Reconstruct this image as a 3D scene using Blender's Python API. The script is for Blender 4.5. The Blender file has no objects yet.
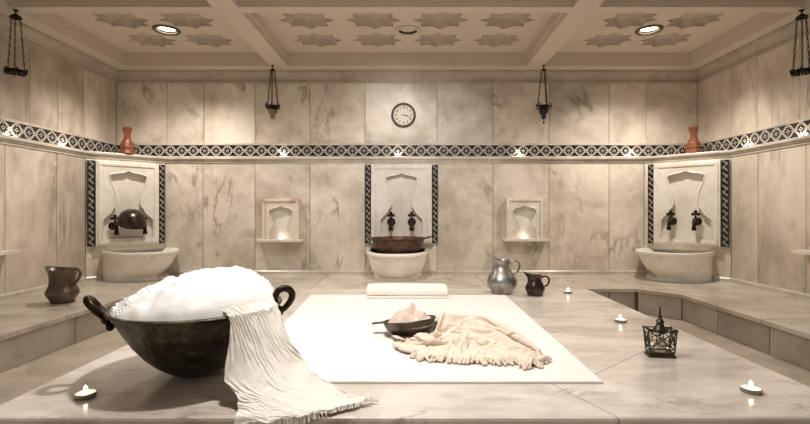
import bpy, bmesh, math, random
from mathutils import Vector, Matrix, noise
from mathutils.geometry import tessellate_polygon
random.seed(7)
PI = math.pi
scn = bpy.context.scene
C = scn.collection

# ------------------------------------------------------------------ helpers
def tag(o, label=None, cat=None, group=None, kind=None):
    if label: o['label'] = label
    if cat: o['category'] = cat
    if group: o['group'] = group
    if kind: o['kind'] = kind
    return o

def thing(name, label, cat, loc=(0, 0, 0), rotz=0, group=None):
    o = bpy.data.objects.new(name, None)
    o.empty_display_size = .05
    C.objects.link(o)
    o.location = loc
    o.rotation_euler = (0, 0, rotz)
    return tag(o, label, cat, group)

def obj(name, bm, mats, parent=None, smooth=False, bevel=0, subsurf=0, angle=40):
    me = bpy.data.meshes.new(name)
    bmesh.ops.recalc_face_normals(bm, faces=bm.faces[:])
    bm.to_mesh(me)
    bm.free()
    if not isinstance(mats, (list, tuple)): mats = [mats]
    for m in mats: me.materials.append(m)
    o = bpy.data.objects.new(name, me)
    C.objects.link(o)
    if parent: o.parent = parent
    if smooth:
        for p in me.polygons: p.use_smooth = True
        if angle < 180:
            try: me.set_sharp_from_angle(angle=math.radians(angle))
            except Exception: pass
    if bevel:
        b = o.modifiers.new('bevel', 'BEVEL'); b.width = bevel; b.segments = 2
        b.limit_method = 'ANGLE'; b.angle_limit = math.radians(40)
    if subsurf:
        s = o.modifiers.new('sub', 'SUBSURF'); s.levels = subsurf; s.render_levels = subsurf
    return o

def struct(name, bm, mats, **k):
    return tag(obj(name, bm, mats, **k), kind='structure')

def dup(root, loc=None, rotz=None, label=None):
    r = root.copy(); C.objects.link(r)
    if loc is not None: r.location = loc
    if rotz is not None: r.rotation_euler = (0, 0, rotz)
    if label: r['label'] = label
    for ch in list(root.children):
        c = ch.copy(); C.objects.link(c); c.parent = r
        for g in list(ch.children):
            d = g.copy(); C.objects.link(d); d.parent = c
    return r

def box(bm, x0, x1, y0, y1, z0, z1, mat=0, M=None):
    vs = [bm.verts.new((x, y, z)) for z in (z0, z1) for x, y in ((x0, y0), (x1, y0), (x1, y1), (x0, y1))]
    if M is not None:
        for v in vs: v.co = M @ v.co
    fs = []
    for idx in ((3, 2, 1, 0), (4, 5, 6, 7), (0, 1, 5, 4), (1, 2, 6, 5), (2, 3, 7, 6), (3, 0, 4, 7)):
        f = bm.faces.new([vs[i] for i in idx]); f.material_index = mat; fs.append(f)
    return fs

def prism(bm, loops, a0, a1, axis='z', mat=0):
    """extruded polygon with holes; loops = [outer, hole, ...] of 2D points. axis z: (x,y)->z ; axis y: (x,z)->y"""
    def P(p, a): return (p[0], p[1], a) if axis == 'z' else (p[0], a, p[1])
    flat = [p for l in loops for p in l]
    A = [bm.verts.new(P(p, a0)) for p in flat]
    B = [bm.verts.new(P(p, a1)) for p in flat]
    tris = tessellate_polygon([[Vector((p[0], p[1], 0)) for p in l] for l in loops])
    fs = []
    for t in tris:
        for V in (A, B):
            try: fs.append(bm.faces.new([V[i] for i in t]))
            except ValueError: pass
    k = 0
    for l in loops:
        n = len(l)
        for i in range(n):
            j = (i + 1) % n
            fs.append(bm.faces.new((A[k + i], A[k + j], B[k + j], B[k + i])))
        k += n
    for f in fs: f.material_index = mat
    return fs

def lathe(bm, prof, n=32, c=(0, 0, 0), M=None, mat=0, arc=None):
    rings = []
    for r, z in prof:
        if r < 1e-5:
            v = bm.verts.new((c[0], c[1], c[2] + z)); rings.append([v] * n); continue
        rings.append([bm.verts.new((c[0] + r * math.cos(2 * PI * i / n), c[1] + r * math.sin(2 * PI * i / n), c[2] + z)) for i in range(n)])
    if M is not None:
        for v in {v for R in rings for v in R}: v.co = M @ v.co
    for a, b in zip(rings[:-1], rings[1:]):
        for i in range(n):
            j = (i + 1) % n
            q = []
            for v in (a[i], a[j], b[j], b[i]):
                if v not in q: q.append(v)
            if len(q) > 2:
                try: bm.faces.new(q).material_index = mat
                except ValueError: pass

def tube(bm, pts, r, n=8, closed=False, mat=0, caps=True):
    pts = [Vector(p) for p in pts]
    N = len(pts)
    rs = r if isinstance(r, (list, tuple)) else [r] * N
    rings = []
    up = None
    for i, p in enumerate(pts):
        if closed: t = pts[(i + 1) % N] - pts[i - 1]
        else: t = pts[min(i + 1, N - 1)] - pts[max(i - 1, 0)]
        t.normalize()
        if up is None:
            up = Vector((0, 0, 1)) if abs(t.z) < .9 else Vector((1, 0, 0))
        s = t.cross(up)
        if s.length < 1e-6: s = t.orthogonal()
        s.normalize()
        up = s.cross(t).normalized()
        rings.append([bm.verts.new(p + rs[i] * (math.cos(2 * PI * k / n) * s + math.sin(2 * PI * k / n) * up)) for k in range(n)])
    rng = range(N) if closed else range(N - 1)
    for i in rng:
        a, b = rings[i], rings[(i + 1) % N]
        for k in range(n):
            l = (k + 1) % n
            bm.faces.new((a[k], a[l], b[l], b[k])).material_index = mat
    if caps and not closed:
        bm.faces.new(rings[0]).material_index = mat; bm.faces.new(rings[-1]).material_index = mat

def ball(bm, c, r, sub=2, M=None, sc=(1, 1, 1)):
    g = bmesh.ops.create_icosphere(bm, subdivisions=sub, radius=r)
    for v in g['verts']:
        v.co = Vector((v.co.x * sc[0], v.co.y * sc[1], v.co.z * sc[2])) + Vector(c)
        if M is not None: v.co = M @ v.co

def spline(pts, n=8, closed=False):
    """Catmull-Rom through points"""
    P = [Vector(p) for p in pts]; N = len(P); out = []
    rng = N if closed else N - 1
    for i in range(rng):
        if closed: a, b, c, d = P[i - 1], P[i], P[(i + 1) % N], P[(i + 2) % N]
        else: a, b, c, d = P[max(i - 1, 0)], P[i], P[i + 1], P[min(i + 2, N - 1)]
        for k in range(n):
            t = k / n
            out.append(.5 * ((2 * b) + (c - a) * t + (2 * a - 5 * b + 4 * c - d) * t * t + (3 * b - a - 3 * c + d) * t ** 3))
    if not closed: out.append(P[-1])
    return out

def offset_path(pts, d):
    """offset an open 2D polyline to its right by d"""
    P = [Vector(p) for p in pts]; out = []
    for i, p in enumerate(P):
        ns = []
        if i > 0: t = (p - P[i - 1]).normalized(); ns.append(Vector((t.y, -t.x)))
        if i < len(P) - 1: t = (P[i + 1] - p).normalized(); ns.append(Vector((t.y, -t.x)))
        if len(ns) == 1: out.append(p + ns[0] * d)
        else:
            m = (ns[0] + ns[1]).normalized()
            out.append(p + m * (d / m.dot(ns[0])))
    return out

def sweep(bm, path, prof, uv=False):
    """sweep profile (offset to the right, z) along an open 2D path with mitred corners; closed profile"""
    cols = []
    for d, z in prof:
        cols.append([bm.verts.new((q.x, q.y, z)) for q in offset_path(path, d)])
    lay = bm.loops.layers.uv.verify() if uv else None
    L = [0]
    for a, b in zip(path[:-1], path[1:]): L.append(L[-1] + (Vector(b) - Vector(a)).length)
    n = len(prof)
    for k in range(n):
        a, b = cols[k], cols[(k + 1) % n]
        for i in range(len(path) - 1):
            f = bm.faces.new((a[i], a[i + 1], b[i + 1], b[i]))
            if uv:
                for lp, (u, v) in zip(f.loops, ((L[i], prof[k][1]), (L[i + 1], prof[k][1]), (L[i + 1], prof[(k + 1) % n][1]), (L[i], prof[(k + 1) % n][1]))):
                    lp[lay].uv = (u, v)
    for i in (0, -1): bm.faces.new([c[i] for c in cols])

# ------------------------------------------------------------------ cloth drape
def run_cloth(o, colliders, frames, bend, mass, stiff, dmin, quality, group='pin', rest=None):
    """let a mesh settle as cloth, then return the settled mesh"""
    try:
        for q, fr in colliders:
            q.modifiers.new('collision', 'COLLISION'); q.collision.thickness_outer = .003; q.collision.cloth_friction = fr
        c = o.modifiers.new('cloth', 'CLOTH'); st = c.settings
        if rest: st.rest_shape_key = rest
        st.vertex_group_mass = group; st.quality = quality; st.mass = mass
        st.tension_stiffness = st.compression_stiffness = stiff; st.shear_stiffness = stiff * .33
        st.bending_stiffness = bend; st.air_damping = 2
        cs = c.collision_settings
        cs.collision_quality = 2; cs.distance_min = dmin; cs.use_self_collision = True; cs.self_distance_min = dmin
        c.point_cache.frame_start = 1; c.point_cache.frame_end = frames + 5
        for f in range(1, frames + 1): scn.frame_set(f)
    except Exception as e:
        print('cloth', e)
    dg = bpy.context.evaluated_depsgraph_get()
    me = bpy.data.meshes.new_from_object(o.evaluated_get(dg))
    bpy.data.objects.remove(o)
    for q, fr in colliders: bpy.data.objects.remove(q)
    scn.frame_set(1)
    for p in me.polygons: p.use_smooth = True
    return me
def grid_object(pts, name='cloth'):
    bm = bmesh.new(); V = [[bm.verts.new(p) for p in r] for r in pts]
    for a, b in zip(V[:-1], V[1:]):
        for i in range(len(a) - 1): bm.faces.new((a[i], a[i + 1], b[i + 1], b[i]))
    me = bpy.data.meshes.new(name); bm.to_mesh(me); bm.free()
    o = bpy.data.objects.new(name, me); C.objects.link(o); return o
def plain(bm):
    me = bpy.data.meshes.new('m'); bm.to_mesh(me); bm.free()
    o = bpy.data.objects.new('m', me); C.objects.link(o); return o

# cream shawl: gathered from a flat cloth towards its outline on the sheet, over soft bumps of itself
bot = [(-.045, 2.33), (.02, 2.21), (.10, 2.155), (.20, 2.125), (.32, 2.10), (.44, 2.105), (.53, 2.11), (.615, 2.12)]
top = [(-.02, 2.37), (.06, 2.45), (.13, 2.57), (.20, 2.75), (.30, 2.74), (.42, 2.62), (.55, 2.42), (.635, 2.22)]
B_, T_ = spline([(*p, 0) for p in bot], 16), spline([(*p, 0) for p in top], 16)
def shawl_at(u, v):
    f = u * (len(B_) - 1); i = min(int(f), len(B_) - 2); k = f - i
    return B_[i].lerp(B_[i + 1], k).lerp(T_[i].lerp(T_[i + 1], k), v)
SNU, SNV = 80, 66
o = grid_object([[(-.2 + 1.12 * i / SNU, 2.05 + .9 * j / SNV, .05 + .01 * noise.noise(Vector((i * .15, j * .15, 0)))) for i in range(SNU + 1)] for j in range(SNV + 1)])
o.shape_key_add(name='Basis'); kk = o.shape_key_add(name='gather')
vg = o.vertex_groups.new(name='pin')
for u, v, z in [(0, 0, .012), (.18, 0, .006), (.36, 0, .006), (.55, 0, .006), (.75, 0, .006), (1, 0, .01), (.02, .5, .03), (1, .5, .012), (.15, 1, .03), (.38, 1, .05), (.65, 1, .03), (1, 1, .012),
                (.3, .62, .05), (.42, .80, .125), (.54, .62, .065), (.66, .84, .105), (.80, .60, .05), (.5, .35, .03), (.22, .3, .045)]:
    i = round(v * SNV) * (SNU + 1) + round(u * SNU)
    vg.add([i], 1, 'REPLACE'); p = shawl_at(u, v); kk.data[i].co = (p.x, p.y, z)
kk.value = 0; kk.keyframe_insert('value', frame=1); kk.value = 1; kk.keyframe_insert('value', frame=22)
cols = []
for x, y, rx, ry, h in ((.215, 2.63, .075, .08, .10), (.34, 2.58, .07, .07, .095), (.47, 2.40, .06, .09, .055), (.07, 2.36, .05, .04, .04), (.26, 2.34, .03, .07, .045)):
    bm = bmesh.new(); ball(bm, (x, y, 0), 1, 3, sc=(rx, ry, h)); cols.append((plain(bm), 20))
bm = bmesh.new(); lathe(bm, [(0, 0), (.08, 0), (.12, .025), (.15, .075), (.155, .095), (.10, .12), (0, .14)], 32, c=(.005, 2.555, 0)); cols.append((plain(bm), 5))
bm = bmesh.new(); box(bm, -2, 2, 0, 4, -.2, 0); cols.append((plain(bm), 8))
SHAWL = run_cloth(o, cols, 45, .6, .25, 12, .004, 5)

# gauze: pleated over the cauldron rim, down its side and across the platform
CX, CY, CR, CZ = -.917, 2.0, .342, .297
PF = 1.556
CAULDRON = [(0, .0), (.05, .0), (.085, .006), (.125, .024), (.17, .055), (.213, .097), (.253, .148), (.288, .205), (.316, .258), (.328, .282), (.332, .287), (.346, .289), (.349, .294), (.346, .299), (.333, .300), (.322, .288), (.305, .24), (.27, .18), (.2, .09), (.1, .03), (0, .014)]
def polar(deg, r, z): a = math.radians(deg); return (CX + r * math.cos(a), CY + r * math.sin(a), z)
Lp = [polar(309, .22, .33), polar(307, .30, .328), polar(306, .351, .314), polar(306, .370, .28), (-.695, 1.695, .20), (-.685, 1.675, .12), (-.655, 1.65, .05), (-.62, 1.63, .02), (-.605, 1.605, .018), (-.600, 1.575, .018), (-.597, 1.545, .006), (-.59, 1.534, -.03)]
Mp = [polar(332, .22, .345), polar(331, .30, .338), polar(330, .353, .317), polar(330, .378, .28), (-.550, 1.785, .20), (-.53, 1.77, .12), (-.485, 1.735, .055), (-.45, 1.70, .03), (-.41, 1.66, .024), (-.37, 1.62, .024), (-.34, 1.585, .022), (-.315, 1.556, .012)]
Rp = [polar(3, .22, .345), polar(0, .30, .338), polar(357, .353, .317), polar(356, .380, .28), (-.480, 1.93, .20), (-.455, 1.91, .12), (-.405, 1.88, .05), (-.355, 1.85, .018), (-.305, 1.80, .018), (-.245, 1.745, .018), (-.195, 1.70, .016), (-.145, 1.676, .018)]
Ls, Ms, Rs = spline(Lp, 8), spline(Mp, 8), spline(Rp, 8)
GNV, GNU = len(Ls) - 1, 76
GP = [[Ls[j] * (2 * (u - .5) * (u - 1)) + Ms[j] * (4 * u * (1 - u)) + Rs[j] * (2 * u * (u - .5)) for u in [i / GNU for i in range(GNU + 1)]] for j in range(GNV + 1)]
o = grid_object([[p + Vector((0, 0, .004)) + .003 * Vector((noise.noise(p * 30), noise.noise(p * 30 + Vector((3, 3, 3))), noise.noise(p * 30 + Vector((7, 3, 3))))) for p in r] for r in GP])
o.shape_key_add(name='Basis'); kk = o.shape_key_add(name='rest'); kk.value = 0
yy = 0
for j in range(GNV + 1):
    w = sum((GP[j][i + 1] - GP[j][i]).length for i in range(GNU)) * 1.5
    if j: yy += (GP[j][GNU // 2] - GP[j - 1][GNU // 2]).length * (1.22 if j < 48 else 1.5)
    for i in range(GNU + 1): kk.data[j * (GNU + 1) + i].co = (w * (i / GNU - .5), -yy, 0)
vg = o.vertex_groups.new(name='pin')
for i in range(0, GNU + 1, 6): vg.add([min(i, GNU), 8 * (GNU + 1) + min(i, GNU)], 1, 'REPLACE')
vg.add([GNU, 8 * (GNU + 1) + GNU], 1, 'REPLACE')
for i in (0, 14, 30, 46, 61, GNU): vg.add([GNV * (GNU + 1) + i], 1, 'REPLACE')
vg.add([(GNV - 24) * (GNU + 1), (GNV - 24) * (GNU + 1) + GNU, (GNV - 44) * (GNU + 1) + GNU, (GNV - 44) * (GNU + 1)], 1, 'REPLACE')
bm = bmesh.new(); lathe(bm, CAULDRON, 72); q1 = plain(bm); q1.location = (CX, CY, 0)
bm = bmesh.new(); box(bm, -1.49, 1.6, PF, 4, -.26, .001); q2 = plain(bm)
GAUZE = run_cloth(o, [(q1, 10), (q2, 10)], 30, .12, .15, 10, .0035, 6, rest=kk)

# ------------------------------------------------------------------ materials
class NT:
    def __init__(s, name):
        s.m = bpy.data.materials.new(name); s.m.use_nodes = True
        s.t = s.m.node_tree; s.b = s.t.nodes['Principled BSDF']
    def n(s, typ, **kw):
        nd = s.t.nodes.new(typ)
        for k, v in kw.items():
            if k.startswith('_'): setattr(nd, k[1:], v)
        return nd
    def l(s, a, b): s.t.links.new(a, b)
    def put(s, sock, v):
        if hasattr(v, 'is_output') or isinstance(v, bpy.types.NodeSocket): s.l(v, sock)
        else: sock.default_value = v
    def math(s, op, a, b=0.0, c=None, clamp=False):
        nd = s.n('ShaderNodeMath', _operation=op, _use_clamp=clamp)
        s.put(nd.inputs[0], a); s.put(nd.inputs[1], b)
        if c is not None: s.put(nd.inputs[2], c)
        return nd.outputs[0]
    def noise(s, vec, scale, detail=4, rough=.55, dist=0):
        nd = s.n('ShaderNodeTexNoise'); s.put(nd.inputs['Vector'], vec)
        nd.inputs['Scale'].default_value = scale; nd.inputs['Detail'].default_value = detail
        nd.inputs['Roughness'].default_value = rough; nd.inputs['Distortion'].default_value = dist
        return nd
    def ramp(s, fac, stops):
        nd = s.n('ShaderNodeValToRGB'); s.put(nd.inputs[0], fac)
        e = nd.color_ramp.elements
        while len(e) < len(stops): e.new(.5)
        for el, (p, c) in zip(e, stops):
            el.position = p; el.color = (*c, 1) if len(c) == 3 else c
        return nd.outputs[0]
    def mix(s, fac, a, b, typ='MIX'):
        nd = s.n('ShaderNodeMix', _data_type='RGBA', _blend_type=typ)
        s.put(nd.inputs[0], fac); 
        for sock, v in ((nd.inputs[6], a), (nd.inputs[7], b)):
            s.put(sock, (*v, 1) if isinstance(v, tuple) and len(v) == 3 else v)
        return nd.outputs[2]
    def bump(s, h, strength=.3, dist=.01):
        nd = s.n('ShaderNodeBump'); s.put(nd.inputs['Height'], h)
        nd.inputs['Strength'].default_value = strength; nd.inputs['Distance'].default_value = dist
        s.l(nd.outputs[0], s.b.inputs['Normal'])
    def obco(s): return s.n('ShaderNodeTexCoord').outputs['Object']

def srgb(r, g, b):
    return tuple(((c / 255) / 12.92 if c / 255 <= .04045 else ((c / 255 + .055) / 1.055) ** 2.4) for c in (r, g, b))

def simple(name, col, rough=.5, metal=0, var=0.0, scale=20, bump=0, bscale=60, spec=None, col2=None, bdist=.004):
    k = NT(name); co = k.obco()
    if var or col2:
        nz = k.noise(co, scale, 5, .6)
        c2 = col2 if col2 else tuple(c * (1 - var) for c in col)
        k.l(k.ramp(nz.outputs['Fac'], [(.32, c2), (.68, col)]), k.b.inputs['Base Color'])
    else: k.b.inputs['Base Color'].default_value = (*col, 1)
    k.b.inputs['Roughness'].default_value = rough
    k.b.inputs['Metallic'].default_value = metal
    if spec is not None: k.b.inputs['Specular IOR Level'].default_value = spec
    if bump: k.bump(k.noise(co, bscale, 3).outputs['Fac'], bump, bdist)
    return k.m

def marble(name, light, mid, vein, rough=.35, scale=1.0, vein_amt=.55, stretch=(1, 1, 1), use_slab=True, lines=(), spot=0.0, tone=.25, line_w=.004):
    def soft(c, q=.88): g_ = .3 * c[0] + .6 * c[1] + .1 * c[2]; return tuple((g_ + (v - g_) * q) * t_ for v, t_ in zip(c, (1.0, .986, .99)))
    light, mid, vein = soft(light), soft(mid), soft(vein)
    k = NT(name)
    co = k.obco()
    mp = k.n('ShaderNodeMapping'); mp.inputs['Scale'].default_value = stretch
    k.l(co, mp.inputs['Vector'])
    vec = mp.outputs[0]
    if use_slab:
        at = k.n('ShaderNodeAttribute', _attribute_name='slab')
        cmb = k.n('ShaderNodeCombineXYZ')
        k.l(k.math('MULTIPLY', at.outputs['Fac'], 31.7), cmb.inputs[0]); k.l(k.math('MULTIPLY', at.outputs['Fac'], 17.3), cmb.inputs[2])
        ad = k.n('ShaderNodeVectorMath', _operation='ADD'); k.l(vec, ad.inputs[0]); k.l(cmb.outputs[0], ad.inputs[1])
        vec = ad.outputs[0]
    cl = k.noise(vec, 1.6 * scale, 6, .6, .6).outputs['Fac']
    fine = k.noise(vec, 9 * scale, 8, .7).outputs['Fac']
    cl2 = k.math('ADD', cl, k.math('MULTIPLY', k.math('SUBTRACT', fine, .5), .35))
    base = k.ramp(cl2, [(.34, mid), (.62, light)])
    # diagonal veins
    rot = k.n('ShaderNodeMapping'); rot.inputs['Rotation'].default_value = (.5, .7, .4); rot.inputs['Scale'].default_value = (1, 1, .45)
    k.l(vec, rot.inputs['Vector'])
    v1 = k.noise(rot.outputs[0], 1.5 * scale, 7, .62, 1.2).outputs['Fac']
    d1 = k.math('ABSOLUTE', k.math('SUBTRACT', v1, .5))
    m1 = k.ramp(d1, [(0, (1, 1, 1)), (.035, (0, 0, 0))])
    gate = k.ramp(k.noise(vec, 2.3 * scale, 3).outputs['Fac'], [(.5, (0, 0, 0)), (.66, (1, 1, 1))])
    mm = k.math('MULTIPLY', k.math('MULTIPLY', m1, gate), vein_amt)
    col = k.mix(mm, base, vein)
    if spot:
        sp = k.noise(vec, 6.5 * scale, 6, .7).outputs['Fac']
        sm = k.ramp(sp, [(.62, (0, 0, 0)), (.74, (1, 1, 1))])
        col = k.mix(k.math('MULTIPLY', sm, spot), col, vein)
    if use_slab:
        t = k.math('ADD', k.math('MULTIPLY', k.math('FRACT', k.math('MULTIPLY', at.outputs['Fac'], 7.77)), tone), 1 - tone * .55)
        cc = k.n('ShaderNodeCombineColor'); [k.l(t, cc.inputs[i]) for i in range(3)]
        col = k.mix(1.0, col, cc.outputs[0], 'MULTIPLY')
    if lines:      # stone joints: segments (x0,y0,x1,y1) in plan
        sx = k.n('ShaderNodeSeparateXYZ'); k.l(co, sx.inputs[0])
        acc = None
        for x0, y0, x1, y1 in lines:
            dx, dy = x1 - x0, y1 - y0; L = math.hypot(dx, dy)
            px = k.math('SUBTRACT', sx.outputs[0], x0); py = k.math('SUBTRACT', sx.outputs[1], y0)
            dd = k.math('ABSOLUTE', k.math('ADD', k.math('MULTIPLY', px, -dy / L), k.math('MULTIPLY', py, dx / L)))
            tt = k.math('ADD', k.math('MULTIPLY', px, dx / L), k.math('MULTIPLY', py, dy / L))
            on = k.math('LESS_THAN', dd, line_w)
            on = k.math('MULTIPLY', on, k.math('MULTIPLY', k.math('GREATER_THAN', tt, 0.0), k.math('LESS_THAN', tt, L)))
            acc = on if acc is None else k.math('MAXIMUM', acc, on)
        col = k.mix(k.math('MULTIPLY', acc, .6), col, tuple(c * .5 for c in vein))
    k.l(col, k.b.inputs['Base Color'])
    rr = k.math('ADD', k.math('MULTIPLY', cl, .14), rough - .07)
    k.l(rr, k.b.inputs['Roughness'])
    k.b.inputs['Specular IOR Level'].default_value = .45
    return k.m

M = {}
M['wall'] = marble('wall_marble', srgb(230, 219, 202), srgb(186, 172, 152), srgb(122, 103, 84), .34, 1.0, .75, spot=.4, tone=.24)
M['wall_side'] = marble('side_wall_marble', srgb(220, 208, 190), srgb(174, 160, 141), srgb(114, 96, 78), .36, 1.1, .7, stretch=(1, 1, .55), spot=.35, tone=.2)
M['grout'] = simple('grout', srgb(132, 118, 100), .8)
M['ledge'] = marble('ledge_marble', srgb(214, 206, 191), srgb(184, 173, 155), srgb(140, 120, 98), .3, 1.6, .35, use_slab=False)
M['crown'] = marble('crown_marble', srgb(188, 175, 156), srgb(165, 151, 131), srgb(120, 100, 80), .45, 1.6, .3, use_slab=False)
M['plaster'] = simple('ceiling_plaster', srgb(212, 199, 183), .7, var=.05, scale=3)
M['star'] = simple('shaded_star_plaster', srgb(190, 176, 159), .8, var=.12, scale=6)  # ceiling plaster in a darker tone, painting in the shade of the star recesses
M['white_marble'] = marble('white_carved_marble', srgb(234, 228, 216), srgb(214, 205, 189), srgb(165, 148, 126), .3, 2.0, .35, use_slab=False)
M['basin'] = marble('basin_marble', srgb(252, 248, 240), srgb(243, 237, 226), srgb(170, 152, 128), .28, 2.0, .3, use_slab=False)
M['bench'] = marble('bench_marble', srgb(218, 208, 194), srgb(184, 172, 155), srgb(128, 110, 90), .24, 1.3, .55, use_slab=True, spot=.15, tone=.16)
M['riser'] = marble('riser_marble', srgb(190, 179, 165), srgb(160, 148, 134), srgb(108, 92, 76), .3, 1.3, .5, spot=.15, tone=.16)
M['floor'] = marble('floor_marble', srgb(202, 190, 172), srgb(168, 154, 136), srgb(118, 98, 78), .3, 1.2, .5, use_slab=False)
def AT(px, py): Y = 460 * .7 / (py - 211); return ((px - 410) / 460 * Y, Y)
def seg(a, b): p, q = AT(*a), AT(*b); return (p[0], p[1], q[0], q[1])
M['platform'] = marble('platform_marble', srgb(232, 224, 213), srgb(192, 180, 166), srgb(142, 126, 110), .2, 1.1, .7, stretch=(.7, 1.6, 1), use_slab=False,
                       lines=[seg((540, 378), (640, 428.5)), seg((590, 376.5), (650, 348.5)), (-1.49, 2.55, -.82, 2.55), (.79, 3.05, 1.6, 3.05), (-1.0, 3.8, -1.0, 4.15), (1.0, 3.8, 1.0, 4.15)], line_w=.003)
M['bronze'] = simple('dark_bronze', srgb(62, 50, 40), .38, .9, col2=srgb(34, 28, 22), scale=30, bump=.25, bscale=50)
M['black_iron'] = simple('black_iron', srgb(38, 33, 29), .45, .7, col2=srgb(24, 21, 19), scale=60)
M['lantern'] = simple('lantern_metal', srgb(84, 78, 64), .42, .75, col2=srgb(46, 42, 36), scale=40)
M['pewter'] = simple('pewter', srgb(186, 184, 178), .34, .92, col2=srgb(120, 118, 114), scale=14, bump=.12, bscale=40)
M['dark_pewter'] = simple('dark_pewter', srgb(92, 82, 76), .3, .95, col2=srgb(52, 45, 42), scale=14, bump=.2, bscale=40)
M['old_copper'] = simple('old_copper', srgb(104, 94, 82), .42, .8, col2=srgb(62, 55, 48), scale=14, bump=.25, bscale=45)
M['jug_copper'] = simple('jug_copper', srgb(128, 116, 102), .36, .8, col2=srgb(84, 75, 66), scale=10, bump=.2, bscale=40)
M['brown_copper'] = simple('brown_copper', srgb(112, 82, 64), .48, .6, col2=srgb(72, 51, 40), scale=16, bump=.15)
M['terracotta'] = simple('orange_glass', srgb(158, 90, 56), .4, .1, col2=srgb(80, 42, 27), scale=34, bump=.5, bscale=70)
M['wick'] = simple('wick', srgb(30, 25, 20), .9)
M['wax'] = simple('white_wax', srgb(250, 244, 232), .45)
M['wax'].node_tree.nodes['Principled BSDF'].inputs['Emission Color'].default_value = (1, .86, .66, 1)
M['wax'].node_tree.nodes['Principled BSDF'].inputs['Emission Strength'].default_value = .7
M['tin'] = simple('tin_cup', srgb(150, 146, 138), .35, .9)
M['sheet'] = simple('white_sheet', srgb(246, 240, 236), .9, var=.03, scale=8, bump=.1, bscale=260, bdist=.001)
M['towel'] = simple('white_towel', srgb(248, 244, 236), .95, bump=.5, bscale=260, bdist=.002)
M['gauze'] = simple('white_gauze', srgb(240, 235, 226), .9, var=.08, scale=14, bump=.6, bscale=150, bdist=.003)
M['shawl'] = simple('cream_shawl', srgb(238, 224, 207), .9, var=.07, scale=10, bump=.35, bscale=220, bdist=.002)
M['pink_cloth'] = simple('pale_pink_cloth', srgb(224, 210, 192), .9, col2=srgb(214, 190, 178), scale=9, bump=.3, bscale=120)
M['clock_face'] = simple('clock_face', srgb(222, 212, 192), .5)
M['clock_rim'] = simple('clock_rim', srgb(96, 84, 70), .4, .3)
M['black'] = simple('black_paint', srgb(40, 34, 30), .5)

def emit(name, col, s):
    k = NT(name); k.b.inputs['Base Color'].default_value = (*col, 1)
    k.b.inputs['Emission Color'].default_value = (*col, 1); k.b.inputs['Emission Strength'].default_value = s
    return k.m
M['lamp'] = emit('lamp_glow', (1, .9, .72), 14)
M['flame'] = emit('candle_flame', (1, .82, .52), 26)

# foam: soft white with fine bubbles
k = NT('soap_foam'); co = k.obco()
vo = k.n('ShaderNodeTexVoronoi'); k.l(co, vo.inputs['Vector']); vo.inputs['Scale'].default_value = 75
k.l(k.ramp(vo.outputs['Distance'], [(0, srgb(253, 252, 250)), (.75, srgb(244, 241, 236))]), k.b.inputs['Base Color'])
k.b.inputs['Roughness'].default_value = .6
k.b.inputs['Specular IOR Level'].default_value = .25; M['foam'] = k.m

# hammered cauldron metal
k = NT('hammered_metal'); co = k.obco()
vo = k.n('ShaderNodeTexVoronoi'); k.l(co, vo.inputs['Vector']); vo.inputs['Scale'].default_value = 34
nz = k.noise(co, 11, 8, .72).outputs['Fac']
k.l(k.ramp(nz, [(.3, srgb(36, 30, 24)), (.5, srgb(62, 53, 42)), (.62, srgb(98, 92, 74)), (.74, srgb(146, 146, 124))]), k.b.inputs['Base Color'])
k.b.inputs['Metallic'].default_value = .75
k.l(k.ramp(nz, [(.3, (.32,) * 3), (.7, (.55,) * 3)]), k.b.inputs['Roughness'])
k.bump(vo.outputs['Distance'], .35, .008); M['cauldron'] = k.m

# tile border: interlaced white rings and crosses on navy
def tile_material():
    k = NT('tile_border')
    uv = k.n('ShaderNodeTexCoord').outputs['UV']; s = k.n('ShaderNodeSeparateXYZ'); k.l(uv, s.inputs[0])
    S = .128
    x = k.math('SUBTRACT', k.math('MULTIPLY', k.math('FRACT', k.math('DIVIDE', s.outputs[0], S)), 2), 1)
    y = k.math('SUBTRACT', k.math('MULTIPLY', k.math('FRACT', k.math('DIVIDE', k.math('SUBTRACT', s.outputs[1], 1.312), S)), 2), 1)
    ax, ay = k.math('ABSOLUTE', x), k.math('ABSOLUTE', y)
    def band(v, c, w): return k.math('LESS_THAN', k.math('ABSOLUTE', k.math('SUBTRACT', v, c)), w)
    r = k.math('SQRT', k.math('ADD', k.math('MULTIPLY', x, x), k.math('MULTIPLY', y, y)))
    cx, cy = k.math('SUBTRACT', 1, ax), k.math('SUBTRACT', 1, ay)
    rc = k.math('SQRT', k.math('ADD', k.math('MULTIPLY', cx, cx), k.math('MULTIPLY', cy, cy)))
    dia = k.math('ADD', ax, ay)
    w = band(r, .8, .055)
    w = k.math('MAXIMUM', w, band(rc, .8, .055))
    w = k.math('MAXIMUM', w, band(dia, .24, .06))
    w = k.math('MAXIMUM', w, k.math('MULTIPLY', k.math('LESS_THAN', k.math('MINIMUM', ax, ay), .05), k.math('GREATER_THAN', dia, .5)))
    w = k.math('MAXIMUM', w, k.math('GREATER_THAN', ay, .93))
    k.l(k.mix(w, srgb(36, 34, 40), srgb(196, 188, 174)), k.b.inputs['Base Color'])
    k.b.inputs['Roughness'].default_value = .22
    return k.m
M['tile'] = tile_material()
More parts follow.
